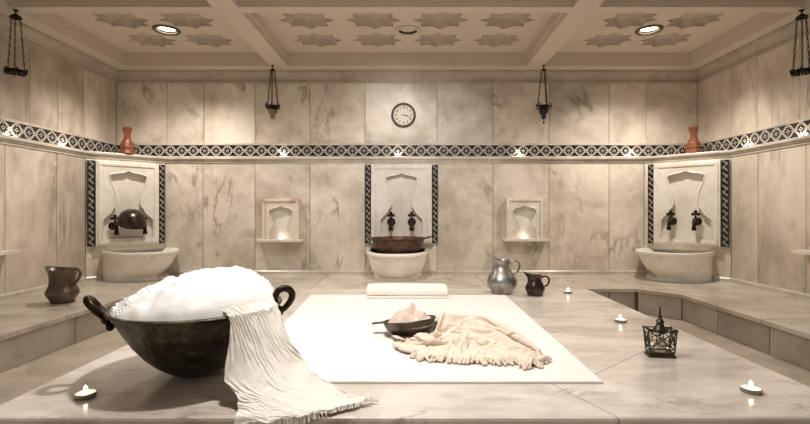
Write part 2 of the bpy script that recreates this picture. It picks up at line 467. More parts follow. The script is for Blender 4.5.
def strip_material():
    k = NT('tile_strip_pattern')
    co = k.obco(); s = k.n('ShaderNodeSeparateXYZ'); k.l(co, s.inputs[0])
    x = k.math('DIVIDE', s.outputs[0], .026)     # strip centred on its own x = 0
    ax = k.math('ABSOLUTE', x)
    z = k.math('DIVIDE', s.outputs[2], .062)
    a = k.math('FRACT', k.math('ADD', z, k.math('MULTIPLY', x, .42)))
    w1 = k.math('LESS_THAN', k.math('ABSOLUTE', k.math('SUBTRACT', a, .5)), .15)
    b = k.math('FRACT', k.math('SUBTRACT', k.math('DIVIDE', s.outputs[2], .124), k.math('MULTIPLY', x, .3)))
    w2 = k.math('LESS_THAN', k.math('ABSOLUTE', k.math('SUBTRACT', b, .5)), .05)
    w = k.math('MULTIPLY', k.math('MAXIMUM', w1, w2), k.math('LESS_THAN', ax, .82))
    k.l(k.mix(w, srgb(34, 32, 38), srgb(150, 143, 130)), k.b.inputs['Base Color'])
    k.b.inputs['Roughness'].default_value = .25
    return k.m
M['strip'] = strip_material()

# ------------------------------------------------------------------ camera
cam = bpy.data.cameras.new('camera'); co_ = bpy.data.objects.new('camera', cam); C.objects.link(co_)
cam.sensor_width = 36; cam.lens = 460 / 810 * 36
cam.shift_x = -5 / 810; cam.shift_y = -1 / 810
co_.location = (0, 0, .7); co_.rotation_euler = (PI / 2, 0, 0); cam.clip_start = .02
scn.camera = co_

# ------------------------------------------------------------------ the room
FRONT = -1.2
XL, XR, YB = -3.24, 3.17, 5.11           # lower walls
UL, UR, UB = -3.30, 3.23, 5.17           # upper walls
CLx, CLy = -2.72, 4.59                   # left chamfer
CRx, CRy = 2.60, 4.54
ZF = -.22
ZL = 1.30                                # ledge top
ZC = 2.26                                # beam undersides

def slabs(bm, lay, p, d, n, joints, z0, z1, seed, gap=.003, th=.02):
    """stone slabs between joints (distances along d from p), standing on plane with inward normal n"""
    rnd = random.Random(seed)
    p, d, n = Vector((*p, 0)), Vector((*d, 0)), Vector((*n, 0))
    for a, b in zip(joints[:-1], joints[1:]):
        r = rnd.random()
        q = [p + d * (a + gap), p + d * (b - gap)]
        A = [q[0], q[1], q[1] - n * th, q[0] - n * th]
        lo = [bm.verts.new(v + Vector((0, 0, z0))) for v in A]; hi = [bm.verts.new(v + Vector((0, 0, z1))) for v in A]
        for idx in ((0, 1, 2, 3),):
            fs = [bm.faces.new(lo[::-1]), bm.faces.new(hi)]
            for i in range(4):
                j = (i + 1) % 4; fs.append(bm.faces.new((lo[i], lo[j], hi[j], hi[i])))
            for f in fs: f[lay] = r

def newbm():
    bm = bmesh.new(); return bm, bm.faces.layers.float.new('slab')
def gx(px, Y): return (px - 410) / 460 * Y

# back wall
bm, lay = newbm()
ju = [UL] + [gx(x, UB) for x in (167, 204, 255, 310, 365, 437, 493, 549, 609, 646)] + [UR]
slabs(bm, lay, (0, UB), (1, 0), (0, -1), ju, ZL - .02, ZC + .05, 3)
jl = [CLx] + [gx(x, YB) for x in (203, 255, 310, 365, 437, 493, 549, 609)] + [CRx]
slabs(bm, lay, (0, YB), (1, 0), (0, -1), jl, ZF, ZL - .06, 11)
for f in box(bm, UL - .1, UR + .1, UB + .015, UB + .2, ZF, ZC + .3, 1): pass
box(bm, CLx, CRx, YB + .015, UB + .02, ZF, ZL - .01, 1)
struct('wall_back', bm, [M['wall'], M['grout']])
# side walls
def jside(pxs, X): return [FRONT, .3, 1.1, 1.9, 2.6] + [abs(X) * 460 / abs(px - 410) for px in pxs]
bm, lay = newbm()
slabs(bm, lay, (UL, 0), (0, 1), (1, 0), sorted(jside((0, 30, 58, 84), UL)) + [UB], ZL - .02, ZC + .05, 21)
slabs(bm, lay, (XL, 0), (0, 1), (1, 0), sorted(jside((5, 57), XL)) + [CLy], ZF, ZL - .06, 22)
box(bm, UL - .2, UL - .015, FRONT, UB + .2, ZF, ZC + .3, 1)
box(bm, UL - .02, XL - .015, FRONT, CLy, ZF, ZL - .01, 1)
struct('wall_left', bm, [M['wall_side'], M['grout']])
bm, lay = newbm()
slabs(bm, lay, (UR, 0), (0, 1), (-1, 0), sorted(jside((800, 757, 731), UR)) + [UB], ZL - .02, ZC + .05, 31)
slabs(bm, lay, (XR, 0), (0, 1), (-1, 0), sorted(jside((806, 758), XR)) + [CRy], ZF, ZL - .06, 32)
box(bm, UR + .015, UR + .2, FRONT, UB + .2, ZF, ZC + .3, 1)
box(bm, XR + .015, UR + .02, FRONT, CRy, ZF, ZL - .01, 1)
struct('wall_right', bm, [M['wall_side'], M['grout']])
# chamfered corners
s2 = math.sqrt(.5)
bm, lay = newbm()
slabs(bm, lay, (XL, CLy), (s2, s2), (s2, -s2), [0, (CLx - XL) / s2], ZF, ZL - .06, 41, th=.03)
prism(bm, [[(XL, CLy + .03), (CLx - .03, YB), (XL, YB)]], ZF, ZL - .06, mat=1)
struct('wall_back_left', bm, [M['wall'], M['grout']])
bm, lay = newbm()
slabs(bm, lay, (CRx, YB), (s2, -s2), (-s2, -s2), [0, (XR - CRx) / s2], ZF, ZL - .06, 42, th=.03)
prism(bm, [[(XR, CRy + .03), (XR, YB), (CRx + .03, YB)]], ZF, ZL - .06, mat=1)
struct('wall_back_right', bm, [M['wall'], M['grout']])

low = [(XL, FRONT), (XL, CLy), (CLx, YB), (CRx, YB), (XR, CRy), (XR, FRONT)]
upp = [(UL, FRONT), (UL, UB), (UR, UB), (UR, FRONT)]
# ledge
bm = bmesh.new()
for d, z0, z1 in ((.035, ZL - .028, ZL), (.022, ZL - .045, ZL - .028), (.010, ZL - .068, ZL - .045)):
    poly = [tuple(p) for p in offset_path(low, d)] + [tuple(p) for p in offset_path(upp, -.012)][::-1]
    prism(bm, [poly], z0, z1)
struct('trim_1', bm, M['ledge'], bevel=.006)
# tile band
bm = bmesh.new()
sweep(bm, upp, [(.008, ZL), (.008, 1.312), (.008, 1.44), (-.005, 1.44), (-.005, ZL)], uv=True)
struct('trim_2', bm, M['tile'])
bm = bmesh.new()
sweep(bm, upp, [(.016, 1.44), (.016, 1.458), (-.005, 1.462), (-.005, 1.44)])
struct('trim_3', bm, M['ledge'])
# crown
bm = bmesh.new()
sweep(bm, upp, [(-.01, 2.135), (.012, 2.135), (.016, 2.15), (.008, 2.153), (.012, 2.18), (.03, 2.21), (.065, 2.232), (.07, 2.24), (.085, 2.243), (.085, ZC + .01), (-.01, ZC + .01)])
struct('trim_4', bm, M['crown'])
# baseboards
def skirting(name, path):
    bm = bmesh.new(); sweep(bm, path, [(0, 0), (.022, 0), (.022, .03), (.012, .042), (0, .042)])
    struct(name, bm, M['ledge'])
skirting('baseboard_left', [(XL, FRONT), (XL, CLy), (-3.14, CLy + .10)])
skirting('baseboard_back', [(CLx, YB), (CRx, YB)])
skirting('baseboard_right', [(3.07, CRy + .10), (XR, CRy), (XR, FRONT)])

# ceiling
bm = bmesh.new()
BX = [-3.07, -1.51, -1.32, 1.25, 1.44, 3.02]           # coffer edges
YC0, YC1, YN0, YN1 = 3.62, 4.95, 1.6, 3.52
outer = [(UL - .1, FRONT), (UR + .1, FRONT), (UR + .1, UB + .1), (UL - .1, UB + .1)]
def rect(x0, x1, y0, y1, i=0): return [(x0 + i, y0 + i), (x1 - i, y0 + i), (x1 - i, y1 - i), (x0 + i, y1 - i)]
cof = [(BX[0], BX[1], YC0, YC1), (BX[2], BX[3], YC0, YC1), (BX[4], BX[5], YC0, YC1),
       (BX[0], BX[1], YN0, YN1), (BX[2], BX[3], YN0, YN1), (BX[4], BX[5], YN0, YN1)]
prism(bm, [outer] + [rect(*c)[::-1] for c in cof], ZC, ZC + .055)
prism(bm, [outer] + [rect(*c, .012)[::-1] for c in cof], ZC + .055, ZC + .14)
def star(cx, cy, rx, ry, n=8, inner=.72, ph=0):
    return [(cx + rx * (1 if i % 2 == 0 else inner) * math.cos(PI * i / n + ph), cy + ry * (1 if i % 2 == 0 else inner) * math.sin(PI * i / n + ph)) for i in range(2 * n)]
SC = [(-2.57, 4.10), (-1.99, 4.10), (-2.57, 4.58), (-2.0, 4.58), (1.96, 4.10), (2.53, 4.10), (1.97, 4.58), (2.54, 4.58)] + \
     [(x, y) for y in (4.10, 4.58) for x in (-.92, -.325, .275, .87)]
ZP = ZC + .14
LAMPS = [(-2.28, 4.31), (-.02, 4.33), (2.24, 4.31)]
def circ(c, r, n=28): return [(c[0] + r * math.cos(2 * PI * i / n), c[1] + r * math.sin(2 * PI * i / n)) for i in range(n)]
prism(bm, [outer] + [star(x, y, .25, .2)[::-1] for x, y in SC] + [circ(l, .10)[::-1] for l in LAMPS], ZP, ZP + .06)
box(bm, outer[0][0], outer[1][0], FRONT, UB + .1, ZP + .13, ZP + .2, 1)
# fluted vault inside every star
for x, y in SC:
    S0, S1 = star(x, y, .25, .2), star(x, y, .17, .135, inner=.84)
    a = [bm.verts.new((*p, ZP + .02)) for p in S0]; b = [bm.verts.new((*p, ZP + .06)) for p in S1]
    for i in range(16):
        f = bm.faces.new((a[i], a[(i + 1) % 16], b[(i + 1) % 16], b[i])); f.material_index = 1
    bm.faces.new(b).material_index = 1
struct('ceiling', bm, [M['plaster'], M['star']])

# floor, benches, platform
bm = bmesh.new(); box(bm, UL, UR, FRONT, UB, ZF - .1, ZF)
struct('floor', bm, M['floor'])

def bench(name, label, poly, seglist, faces):
    t = thing(name, label, 'bench', (0, 0, ZF))
    h = -ZF
    bm, lay = newbm()
    prism(bm, [poly], 0, h - .035)
    for f in bm.faces: f[lay] = .37; f.material_index = 1
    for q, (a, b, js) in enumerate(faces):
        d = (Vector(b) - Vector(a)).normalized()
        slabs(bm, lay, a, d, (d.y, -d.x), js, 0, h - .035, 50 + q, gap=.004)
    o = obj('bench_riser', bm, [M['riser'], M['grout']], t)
    bm, lay = newbm()
    for i, pl in enumerate(seglist):
        n0 = len(bm.faces); prism(bm, [pl], h - .035, h)
        for f in bm.faces[n0:] if False else [f for f in bm.faces if f[lay] == 0]: f[lay] = .13 + .27 * i
    obj('bench_slab', bm, [M['bench']], t, bevel=.006)
    return t
BL, BR, YE = -2.31, 2.28, 4.15
PL, PR, PF = -1.49, 1.60, 1.556
g = .0025
bench('stone_bench', 'long marble bench along the left wall carrying the dark copper jug',
      [(XL, FRONT), (BL - .04, FRONT), (BL - .04, 3.9), (-2.08, YE + .02), (-2.08, YB), (CLx, YB), (XL, CLy)],
      [[(XL, FRONT), (BL, FRONT), (BL, 1.7 - g), (XL, 1.7 - g)], [(XL, 1.7 + g), (BL, 1.7 + g), (BL, 3.1 - g), (XL, 3.1 - g)],
       [(XL, 3.1 + g), (BL, 3.1 + g), (BL, 3.88), (-2.04 - g, YE), (-2.04 - g, YB), (CLx, YB), (XL, CLy)]],
      [((BL - .02, FRONT), (BL - .02, 3.89), [0, 1.6, 2.5, 3.5, 4.4, 5.09]), ((BL - .02, 3.89), (-2.06, YE + .01), [0, .36])])
bench('stone_bench', 'long marble bench along the right wall beside the sunken channel',
      [(XR, FRONT), (XR, CRy), (CRx, YB), (2.08, YB), (2.08, YE + .02), (BR + .04, 3.9), (BR + .04, FRONT)],
      [[(XR, FRONT), (XR, 1.9 - g), (BR, 1.9 - g), (BR, FRONT)], [(XR, 1.9 + g), (XR, 3.0 - g), (BR, 3.0 - g), (BR, 1.9 + g)],
       [(XR, 3.0 + g), (XR, CRy), (CRx, YB), (2.04 + g, YB), (2.04 + g, YE), (BR, 3.88), (BR, 3.0 + g)]],
      [((BR + .02, 3.89), (BR + .02, FRONT), [0, .45, .95, 1.55, 2.3, 3.2, 5.09]), ((2.06, YE + .01), (BR + .02, 3.89), [0, .36])])
bench('stone_bench', 'wide marble ledge along the back wall under the middle basin',
      [(-2.075, YE + .04), (2.075, YE + .04), (2.075, YB), (-2.075, YB)],
      [[(-2.04 + g, YE), (-.9 - g, YE), (-.9 - g, YB), (-2.04 + g, YB)], [(-.9 + g, YE), (.72 - g, YE), (.72 - g, YB), (-.9 + g, YB)], [(.72 + g, YE), (2.04 - g, YE), (2.04 - g, YB), (.72 + g, YB)]],
      [((-2.04, YE + .02), (2.04, YE + .02), [0, .25, .5, 1.2, 2.0, 2.8, 3.6, 3.84, 4.08])])
pt = thing('marble_platform', 'broad polished marble platform in the middle of the room under the white sheet', 'platform', (0, 0, ZF))
bm = bmesh.new(); box(bm, PL + .02, PR - .02, PF + .025, YE - .006, 0, -ZF - .04)
obj('platform_base', bm, M['floor'], pt)
bm = bmesh.new(); box(bm, PL, PR, PF, YE - .005, -ZF - .04, -ZF)
obj('platform_top', bm, M['platform'], pt, bevel=.012)

# ------------------------------------------------------------------ ceiling lights
def downlight(loc, label, lit):
    t = thing('ceiling_downlight', label, 'ceiling light', loc, 0)
    bm = bmesh.new(); lathe(bm, [(.088, 0), (.118, 0), (.122, -.006), (.116, -.014), (.092, -.014), (.086, -.006), (.088, 0)], 36)
    tr = obj('trim_ring', bm, M['plaster'] if not lit else M['clock_rim'], t, smooth=True)
    bm = bmesh.new(); lathe(bm, [(.092, -.004), (.08, .02), (.078, .045)], 36)
    obj('reflector', bm, M['black'], tr, smooth=True)
    bm = bmesh.new(); lathe(bm, [(0, .012), (.05, .010), (.079, .014), (.079, .03), (0, .03)], 36)
    obj('lens', bm, M['lamp'] if lit else M['plaster'], tr, smooth=True)
    return t
downlight((*LAMPS[0], ZP), 'glowing round ceiling downlight in the left coffer', True)
downlight((*LAMPS[1], ZP), 'unlit round ceiling fitting in the middle coffer above the clock', False)
downlight((*LAMPS[2], ZP), 'glowing round ceiling downlight in the right coffer', True)

# ------------------------------------------------------------------ fountain panels
def ogee(sx, z0, z1, flare=1.0):
    """closed outline of the bottle-shaped niche between z0 and z1"""
    H = [(0, 1.0), (.10, .972), (.22, .962), (.34, .945), (.42, .925), (.408, .86), (.36, .78), (.31, .70), (.275, .60), (.265, .52), (.29, .47), (.35, .43), (.375, .385), (.46, .335), (.56, .28), (.57, .2), (.57, .0)]
    h = z1 - z0
    R = [(x * sx * flare, z0 + z * h) for x, z in H]
    return [(-x, z) for x, z in R[::-1]] + R[1:]

def bead(bm, pts, y, r):
    """round roll moulding along an (x, z) outline"""
    tube(bm, [(x, y, z) for x, z in pts], r, 6)
def panel(label, loc, rotz, w):
    """carved slab between two vertical strips of tile; local -Y faces the room"""
    t = thing('fountain_panel', label, 'wall panel', loc, rotz, 'carved marble fountain panels')
    z0, z1 = 0, .865
    sw = .062
    for s in (-1, 1):
        bm = bmesh.new(); box(bm, -sw / 2, sw / 2, -.03, 0, z0, z1)
        o = obj('tile_strip', bm, M['strip'], t, bevel=.003); o.location = (s * (w / 2 - sw / 2), 0, 0)
        o['label'] = 'dark blue patterned tile strip'
    hw = w / 2 - sw - .004
    bm = bmesh.new(); box(bm, -hw + .01, hw - .01, -.012, 0, z0 + .01, z1 - .01)
    obj('back_slab', bm, M['white_marble'], t)
    ro = [(-hw, z0), (hw, z0), (hw, z1), (-hw, z1)]
    def ins(d, zb=0): return [(-hw + d, z0 + d + zb), (hw - d, z0 + d + zb), (hw - d, z1 - d), (-hw + d, z1 - d)]
    bm = bmesh.new()
    prism(bm, [ro, ins(.06)[::-1]], -.056, -.012, axis='y')
    prism(bm, [ins(.018), ins(.048)[::-1]], -.064, -.056, axis='y')
    obj('moulded_frame', bm, M['white_marble'], t, bevel=.004)
    bm = bmesh.new()
    og = ogee(.41, z0 + .07, z1 - .09)
    prism(bm, [ins(.055), og[::-1]], -.055, -.012, axis='y')
    bead(bm, og, -.055, .007)
    obj('carved_niche', bm, M['white_marble'], t, bevel=.006)
    return t
PZ = .345
midL, midR = Vector(((XL + CLx) / 2, (CLy + YB) / 2, PZ)), Vector(((XR + CRx) / 2, (CRy + YB) / 2, PZ))
nL, nR = Vector((s2, -s2, 0)), Vector((-s2, -s2, 0))
p_mid = panel('carved marble fountain panel in the middle of the back wall, framed by dark tile strips', (-.094, YB, PZ), 0, .80)
p_left = panel('carved marble fountain panel in the left corner, with a dark metal bowl before it', midL, PI / 4, .71)
p_right = panel('carved marble fountain panel in the right corner, framed by dark tile strips', midR + Vector((.012, -.012, 0)), -PI / 4, .745)

def tap(label, loc, rotz):
    t = thing('bronze_tap', label, 'tap', loc, rotz, 'bronze taps in the fountain panels')
    R = Matrix.Rotation(PI / 2, 4, 'X')      # local z -> -y
    bm = bmesh.new(); lathe(bm, [(0, 0), (.034, 0), (.036, .006), (.028, .012), (.018, .016), (0, .016)], 20, M=R)
    obj('rosette', bm, M['bronze'], t, smooth=True)
    bm = bmesh.new()
    tube(bm, spline([(0, 0, 0), (0, -.05, 0), (0, -.085, -.008), (0, -.105, -.035), (0, -.108, -.075)], 5), [.015] * 8 + [.017] * 6 + [.014] * 3 + [.018] * 4, 10)
    ball(bm, (0, -.055, 0), .026)
    obj('spout', bm, M['bronze'], t, smooth=True)
    bm = bmesh.new()
    tube(bm, [(0, -.055, .015), (0, -.055, .05)], .008, 8)
    for x, z in ((0, .078), (-.02, .058), (.02, .058)): ball(bm, (x, -.055, z), .014, sc=(1, .6, 1))
    ball(bm, (0, -.055, .062), .012)
    obj('handle', bm, M['bronze'], t, smooth=True)
    t.scale = (1.25, 1.2, 1.25)
    return t
tz = PZ + .245
def on_panel(mid, n, along, off): return (mid.x + along * off + n.x * .012, mid.y + (along * off if n.x > 0 else -along * off) + n.y * .012, tz)
def ptap(label, mid, n, rot, off):
    a = Vector((math.cos(rot), math.sin(rot), 0))
    return tap(label, (mid.x + a.x * off + n.x * .012, mid.y + a.y * off + n.y * .012, tz), rot)
mc = Vector((-.094, YB, PZ)); nC = Vector((0, -1, 0))
tz = PZ + .235
ptap('left bronze tap above the brown copper dish in the middle panel', mc, nC, 0, -.113)
ptap('right bronze tap above the brown copper dish in the middle panel', mc, nC, 0, .113)
tz = PZ + .205
ptap('left bronze tap half hidden by the dark bowl in the left corner', midL, nL, PI / 4, -.13)
ptap('right bronze tap half hidden by the dark bowl in the left corner', midL, nL, PI / 4, .13)
tz = PZ + .25
ptap('left bronze tap of the right corner fountain panel', midR, nR, -PI / 4, -.115)
ptap('right bronze tap of the right corner fountain panel', midR, nR, -PI / 4, .115)

# dark bowl hung over the taps in the left corner
t = thing('metal_bowl', 'dark metal bath bowl turned upside down over the two taps in the left corner', 'bowl', midL + nL * .165 + Vector((0, 0, .222)), PI / 4)
t.scale = (.94, .94, 1.12)
Rb = Matrix.Rotation(math.radians(20), 4, 'X')
bm = bmesh.new(); lathe(bm, [(.138, 0), (.146, .003), (.14, .012), (.134, .05), (.112, .092), (.075, .12), (.035, .131), (0, .133)], 36, M=Rb)
lathe(bm, [(.138, 0), (.126, .048), (.105, .087), (.07, .112), (0, .124)], 36, M=Rb)
obj('bowl_body', bm, M['dark_pewter'], t, smooth=True)

# ------------------------------------------------------------------ basins
def basin(label, loc, rotz, w, d, h, straight=0):
    t = thing('marble_basin', label, 'basin', loc, rotz, 'white marble wall basins')
    n = 40
    def ring(s, sd, z, sx=1.0):
        pts = []
        for i in range(n + 1):
            a = PI * i / n
            e = .8
            x = -math.copysign(abs(math.cos(a)) ** e, math.cos(a)) * w
            x *= (max(sx, .97) if straight and x * straight < 0 else sx * (1 if not straight else min(1, sx) ** 2.0))
            y = -(abs(math.sin(a)) ** e) * d * sd
            if straight and i in (0, n): y = 0
            pts.append((x, y, z))
        return pts
    prof = [(.70, .72, .0), (.74, .76, .03), (.74, .76, .04), (.82, .82, .065), (.885, .885, .11), (.94, .94, .175), (.97, .97, .235), (.985, .985, .275), (1.03, 1.03, .283), (1.04, 1.04, .30), (1.03, 1.03, .318), (1.0, 1.0, .322), (.92, .92, .316), (.86, .86, .25), (.72, .72, .14), (.4, .45, .1)]
    bm = bmesh.new()
    rings = []
    for sx, sd, z in prof:
        z = z / .322 * h
        sx2 = sx
        rings.append([bm.verts.new(p) for p in ring(1, sd, z, sx2)])
    for a, b in zip(rings[:-1], rings[1:]):
        for i in range(n): bm.faces.new((a[i], a[i + 1], b[i + 1], b[i]))
        bm.faces.new((a[n], a[0], b[0], b[n]))
    bm.faces.new(rings[0]); bm.faces.new(rings[-1])
    obj('bowl', bm, M['basin'], t, smooth=True, angle=50)
    bm = bmesh.new()
    prism(bm, [[(-.8 * w, 0), (.8 * w, 0)] + [(.8 * w * math.cos(PI * i / 24), -.8 * d * math.sin(PI * i / 24)) for i in range(1, 24)]], 0, .018)
    obj('foot_slab', bm, M['basin'], t, bevel=.004)
    return t
basin('white marble basin under the middle panel, holding the brown copper dish', (-.135, YB - .022, 0), 0, .325, .64, .285)
basin('white marble corner basin at the left, below the dark metal bowl', midL + nL * .0 - Vector((0, 0, PZ)) + Vector((.075, .075, 0)), PI / 4, .335, .54, .295, 1)
basin('white marble corner basin at the right, beside the sunken channel', midR - Vector((0, 0, PZ)) + Vector((-.055, .055, 0)), -PI / 4, .335, .54, .295, -1)

# copper dish on the middle basin
t = thing('copper_dish', 'wide brown copper dish with ear handles resting on the middle basin', 'dish', (-.125, 4.77, .286))
bm = bmesh.new(); lathe(bm, [(0, 0), (.215, 0), (.232, .012), (.25, .06), (.275, .118), (.305, .132), (.305, .138), (.27, .132), (.242, .06), (.22, .015), (0, .012)], 48)
obj('dish_body', bm, M['brown_copper'], t, smooth=True)
for s in (-1, 1):
    bm = bmesh.new(); tube(bm, [(s * .29, -.05, .134), (s * .33, -.04, .144), (s * .345, 0, .148), (s * .33, .04, .144), (s * .29, .05, .134)], .008, 8)
    obj('handle', bm, M['brown_copper'], t, smooth=True)

# ------------------------------------------------------------------ small niches
def niche(label, loc, rotz, rust=False, W=.2):
    t = thing('wall_niche', label, 'niche', loc, rotz, 'small carved wall niches')
    H = .47
    bm = bmesh.new(); box(bm, -W + .01, W - .01, -.008, 0, .03, H)
    obj('back_slab', bm, M['white_marble'], t)
    h = [(0, 1), (.06, .955), (.16, .93), (.27, .90), (.335, .82), (.31, .70), (.25, .58), (.205, .47), (.21, .40), (.27, .365), (.29, .28), (.33, .22), (.34, 0)]
    R = [(x * .4, .028 + z * .37) for x, z in h]
    hole = [(-x, z) for x, z in R[::-1]] + R[1:]
    bm = bmesh.new()
    prism(bm, [[(-W, .03), (-R[-1][0], .03)] + [(-x, max(z, .03)) for x, z in R[::-1][1:]] + [(x, max(z, .03)) for x, z in R[1:-1]] + [(R[-1][0], .03), (W, .03), (W, H), (-W, H)]], -.05, -.008, axis='y')
    bead(bm, hole, -.05, .008)
    prism(bm, [[(-W, .03), (-W + .028, .03), (-W + .028, H - .03), (W - .028, H - .03), (W - .028, .03), (W, .03), (W, H), (-W, H)]], -.062, -.05, axis='y')
    o = obj('niche_frame', bm, M['niche_rust'] if rust else M['white_marble'], t, bevel=.004)
    if rust: o['label'] = 'carved frame with rust stains at its top corners'
    bm = bmesh.new()
    prism(bm, [ [(-.255, .03), (-.255, .012), (-.235, 0), (.235, 0), (.255, .012), (.255, .03)] ], -.12, 0, axis='y')
    obj('shelf', bm, M['white_marble'], t, bevel=.004)
    return t
# rust stained marble
k = NT('rust_stained_marble'); co = k.obco(); s = k.n('ShaderNodeSeparateXYZ'); k.l(co, s.inputs[0])
nz = k.noise(co, 14, 5, .6).outputs['Fac']
hi = k.math('MULTIPLY', k.math('SUBTRACT', s.outputs[2], .38), 12, clamp=True)
side = k.math('MULTIPLY', k.math('SUBTRACT', k.math('ABSOLUTE', k.math('ADD', s.outputs[0], .03)), .09), 12, clamp=True)
f = k.math('MULTIPLY', k.math('MULTIPLY', hi, side), k.ramp(nz, [(.35, (0, 0, 0)), (.6, (1, 1, 1))]))
k.l(k.mix(f, srgb(224, 211, 194), srgb(158, 98, 58)), k.b.inputs['Base Color']); k.b.inputs['Roughness'].default_value = .4
M['niche_rust'] = k.m
niche('small carved niche on the back wall left of the middle panel, rust stained', (gx(282, YB), YB, .363), 0, True)
niche('small carved niche on the back wall right of the middle panel, lit from within', (gx(523.5, YB), YB, .37), 0)
niche('wall niche shelf at the left edge of the photo, above the long bench', (XL, 3.44, .36), PI / 2, W=.145)
niche('wall niche shelf at the right edge of the photo, above the long bench', (XR, 3.43, .36), -PI / 2, W=.145)

# ------------------------------------------------------------------ clock
t = thing('wall_clock', 'round clock with a grey rim on the upper back wall', 'clock', (gx(403.5, UB), UB, 1.775))
R = Matrix.Rotation(PI / 2, 4, 'X')
bm = bmesh.new(); lathe(bm, [(.112, 0), (.136, 0), (.138, .02), (.128, .034), (.116, .03), (.112, .018), (.112, 0)], 48, M=R)
obj('rim', bm, M['clock_rim'], t, smooth=True)
bm = bmesh.new(); lathe(bm, [(0, .012), (.113, .012), (.113, 0), (0, 0)], 48, M=R)
face = obj('face', bm, M['clock_face'], t)
for i in range(12):
    cu = bpy.data.curves.new('num', 'FONT'); cu.body = str(i if i else 12); cu.size = .034; cu.align_x = 'CENTER'; cu.align_y = 'CENTER'; cu.extrude = .0006; cu.offset = .0007
    o = bpy.data.objects.new('num', cu); C.objects.link(o); bpy.context.view_layer.update()
    me = o.to_mesh(); a = PI / 2 - 2 * PI * i / 12
    bm = bmesh.new(); n0 = 0; bm.from_mesh(me); bm.verts.ensure_lookup_table()
    for v in bm.verts[n0:]: v.co = Vector((v.co.x + .086 * math.cos(a), -.0132 - v.co.z, v.co.y + .086 * math.sin(a)))
    o.to_mesh_clear(); bpy.data.objects.remove(o); bpy.data.curves.remove(cu)
    obj('numeral', bm, M['black'], face)
def hand(ang, L, w, y):
    bm = bmesh.new(); d = Vector((math.sin(ang), 0, math.cos(ang))); q = Vector((d.z, 0, -d.x))
    pts = [d * -.02 - q * w, d * -.02 + q * w, d * L + q * w * .4, d * L - q * w * .4]
    prism(bm, [[(p.x, p.z) for p in pts]], y, y + .001, axis='y')
    return bm
obj('hour_hand', hand(math.radians(99), .06, .0045, -.0165), M['black'], face)
obj('minute_hand', hand(math.radians(108), .092, .0035, -.0185), M['black'], face)

# ------------------------------------------------------------------ orange bottles on the ledge
def bottle(label, loc):
    t = thing('ornate_bottle', label, 'bottle', loc, .3, 'orange bottles on the corner ledges')
    bm = bmesh.new(); lathe(bm, [(0, 0), (.078, 0), (.082, .012), (.074, .03), (.066, .045), (.072, .07), (.066, .105), (.046, .145), (.034, .165), (.03, .19), (.03, .21), (.038, .235), (.044, .265), (.046, .285), (.04, .287), (.03, .265), (0, .24)], 12)
    obj('bottle_body', bm, M['terracotta'], t, smooth=True, angle=20)
    for z, r in ((.03, .078), (.105, .068), (.168, .038), (.262, .046)):
        bm = bmesh.new(); lathe(bm, [(r - .004, z - .004), (r, z), (r - .004, z + .004), (r - .01, z), (r - .004, z - .004)], 24)
        obj('raised_band', bm, M['terracotta'], t, smooth=True)
    return t
bottle('orange ornate bottle on the left corner ledge', (-2.995, 4.875, ZL))
bottle('orange ornate bottle on the right corner ledge', (2.985, 4.845, ZL))

# ------------------------------------------------------------------ hanging lamps
def chain(bm, a, b, r=.0045, link=.03):
    a, b = Vector(a), Vector(b); L = (b - a).length; n = int(L / link); d = (b - a) / n
    for i in range(n):
        c0 = a + d * (i + .5)
        s = d.normalized().cross(Vector((0, 1, 0)) if i % 2 else Vector((.7, .7, .1))).normalized()
        dn = d.normalized()
        tube(bm, [c0 + dn * .62 * link * math.cos(x) + s * .0065 * math.sin(x) for x in [2 * PI * q / 8 for q in range(8)]], r * .72, 5, closed=True)

def ring_lamp(label, loc, rot):
    t = thing('hanging_lamp', label, 'hanging lamp', loc, rot, 'black hanging lamps by the side walls')
    bm = bmesh.new(); lathe(bm, [(0, 0), (.018, 0), (.018, -.006), (.006, -.012), (.006, -.03), (.018, -.036), (.036, -.05), (.042, -.064), (.034, -.062), (0, -.05)], 18)
    obj('ceiling_cap', bm, M['black_iron'], t, smooth=True)
    zb = -.47
    for i in range(3):
        a = 2 * PI * i / 3 + .3
        bm = bmesh.new(); chain(bm, (.03 * math.cos(a), .03 * math.sin(a), -.058), (.056 * math.cos(a), .056 * math.sin(a), zb + .01), .0036)
        obj('chain', bm, M['black_iron'], t)
    bm = bmesh.new()
    tube(bm, [(.05 * math.cos(x), .05 * math.sin(x), zb) for x in [2 * PI * q / 28 for q in range(28)]], .007, 8, closed=True)
    for i in range(6):
        a = 2 * PI * i / 6 + .3
        tube(bm, [(.055 * math.cos(a) + .018 * math.cos(x) * math.cos(a), .055 * math.sin(a) + .018 * math.cos(x) * math.sin(a), zb - .010 + .017 * math.sin(x)) for x in [2 * PI * q / 12 for q in range(12)]], .006, 6, closed=True)
        ball(bm, (.075 * math.cos(a), .075 * math.sin(a), zb + .006), .008, 1)
        lathe(bm, [(0, -.03), (.014, -.026), (.018, -.012), (.016, 0)], 10, c=(.052 * math.cos(a + .52), .052 * math.sin(a + .52), zb))
    obj('lamp_ring', bm, M['black_iron'], t, smooth=True)
    return t
ring_lamp('black ring lamp hanging on chains at the far left, by the left wall', (-3.06, 3.57, ZC), 0)
ring_lamp('black ring lamp hanging on chains at the far right, by the right wall', (3.04, 3.57, ZC), .5)

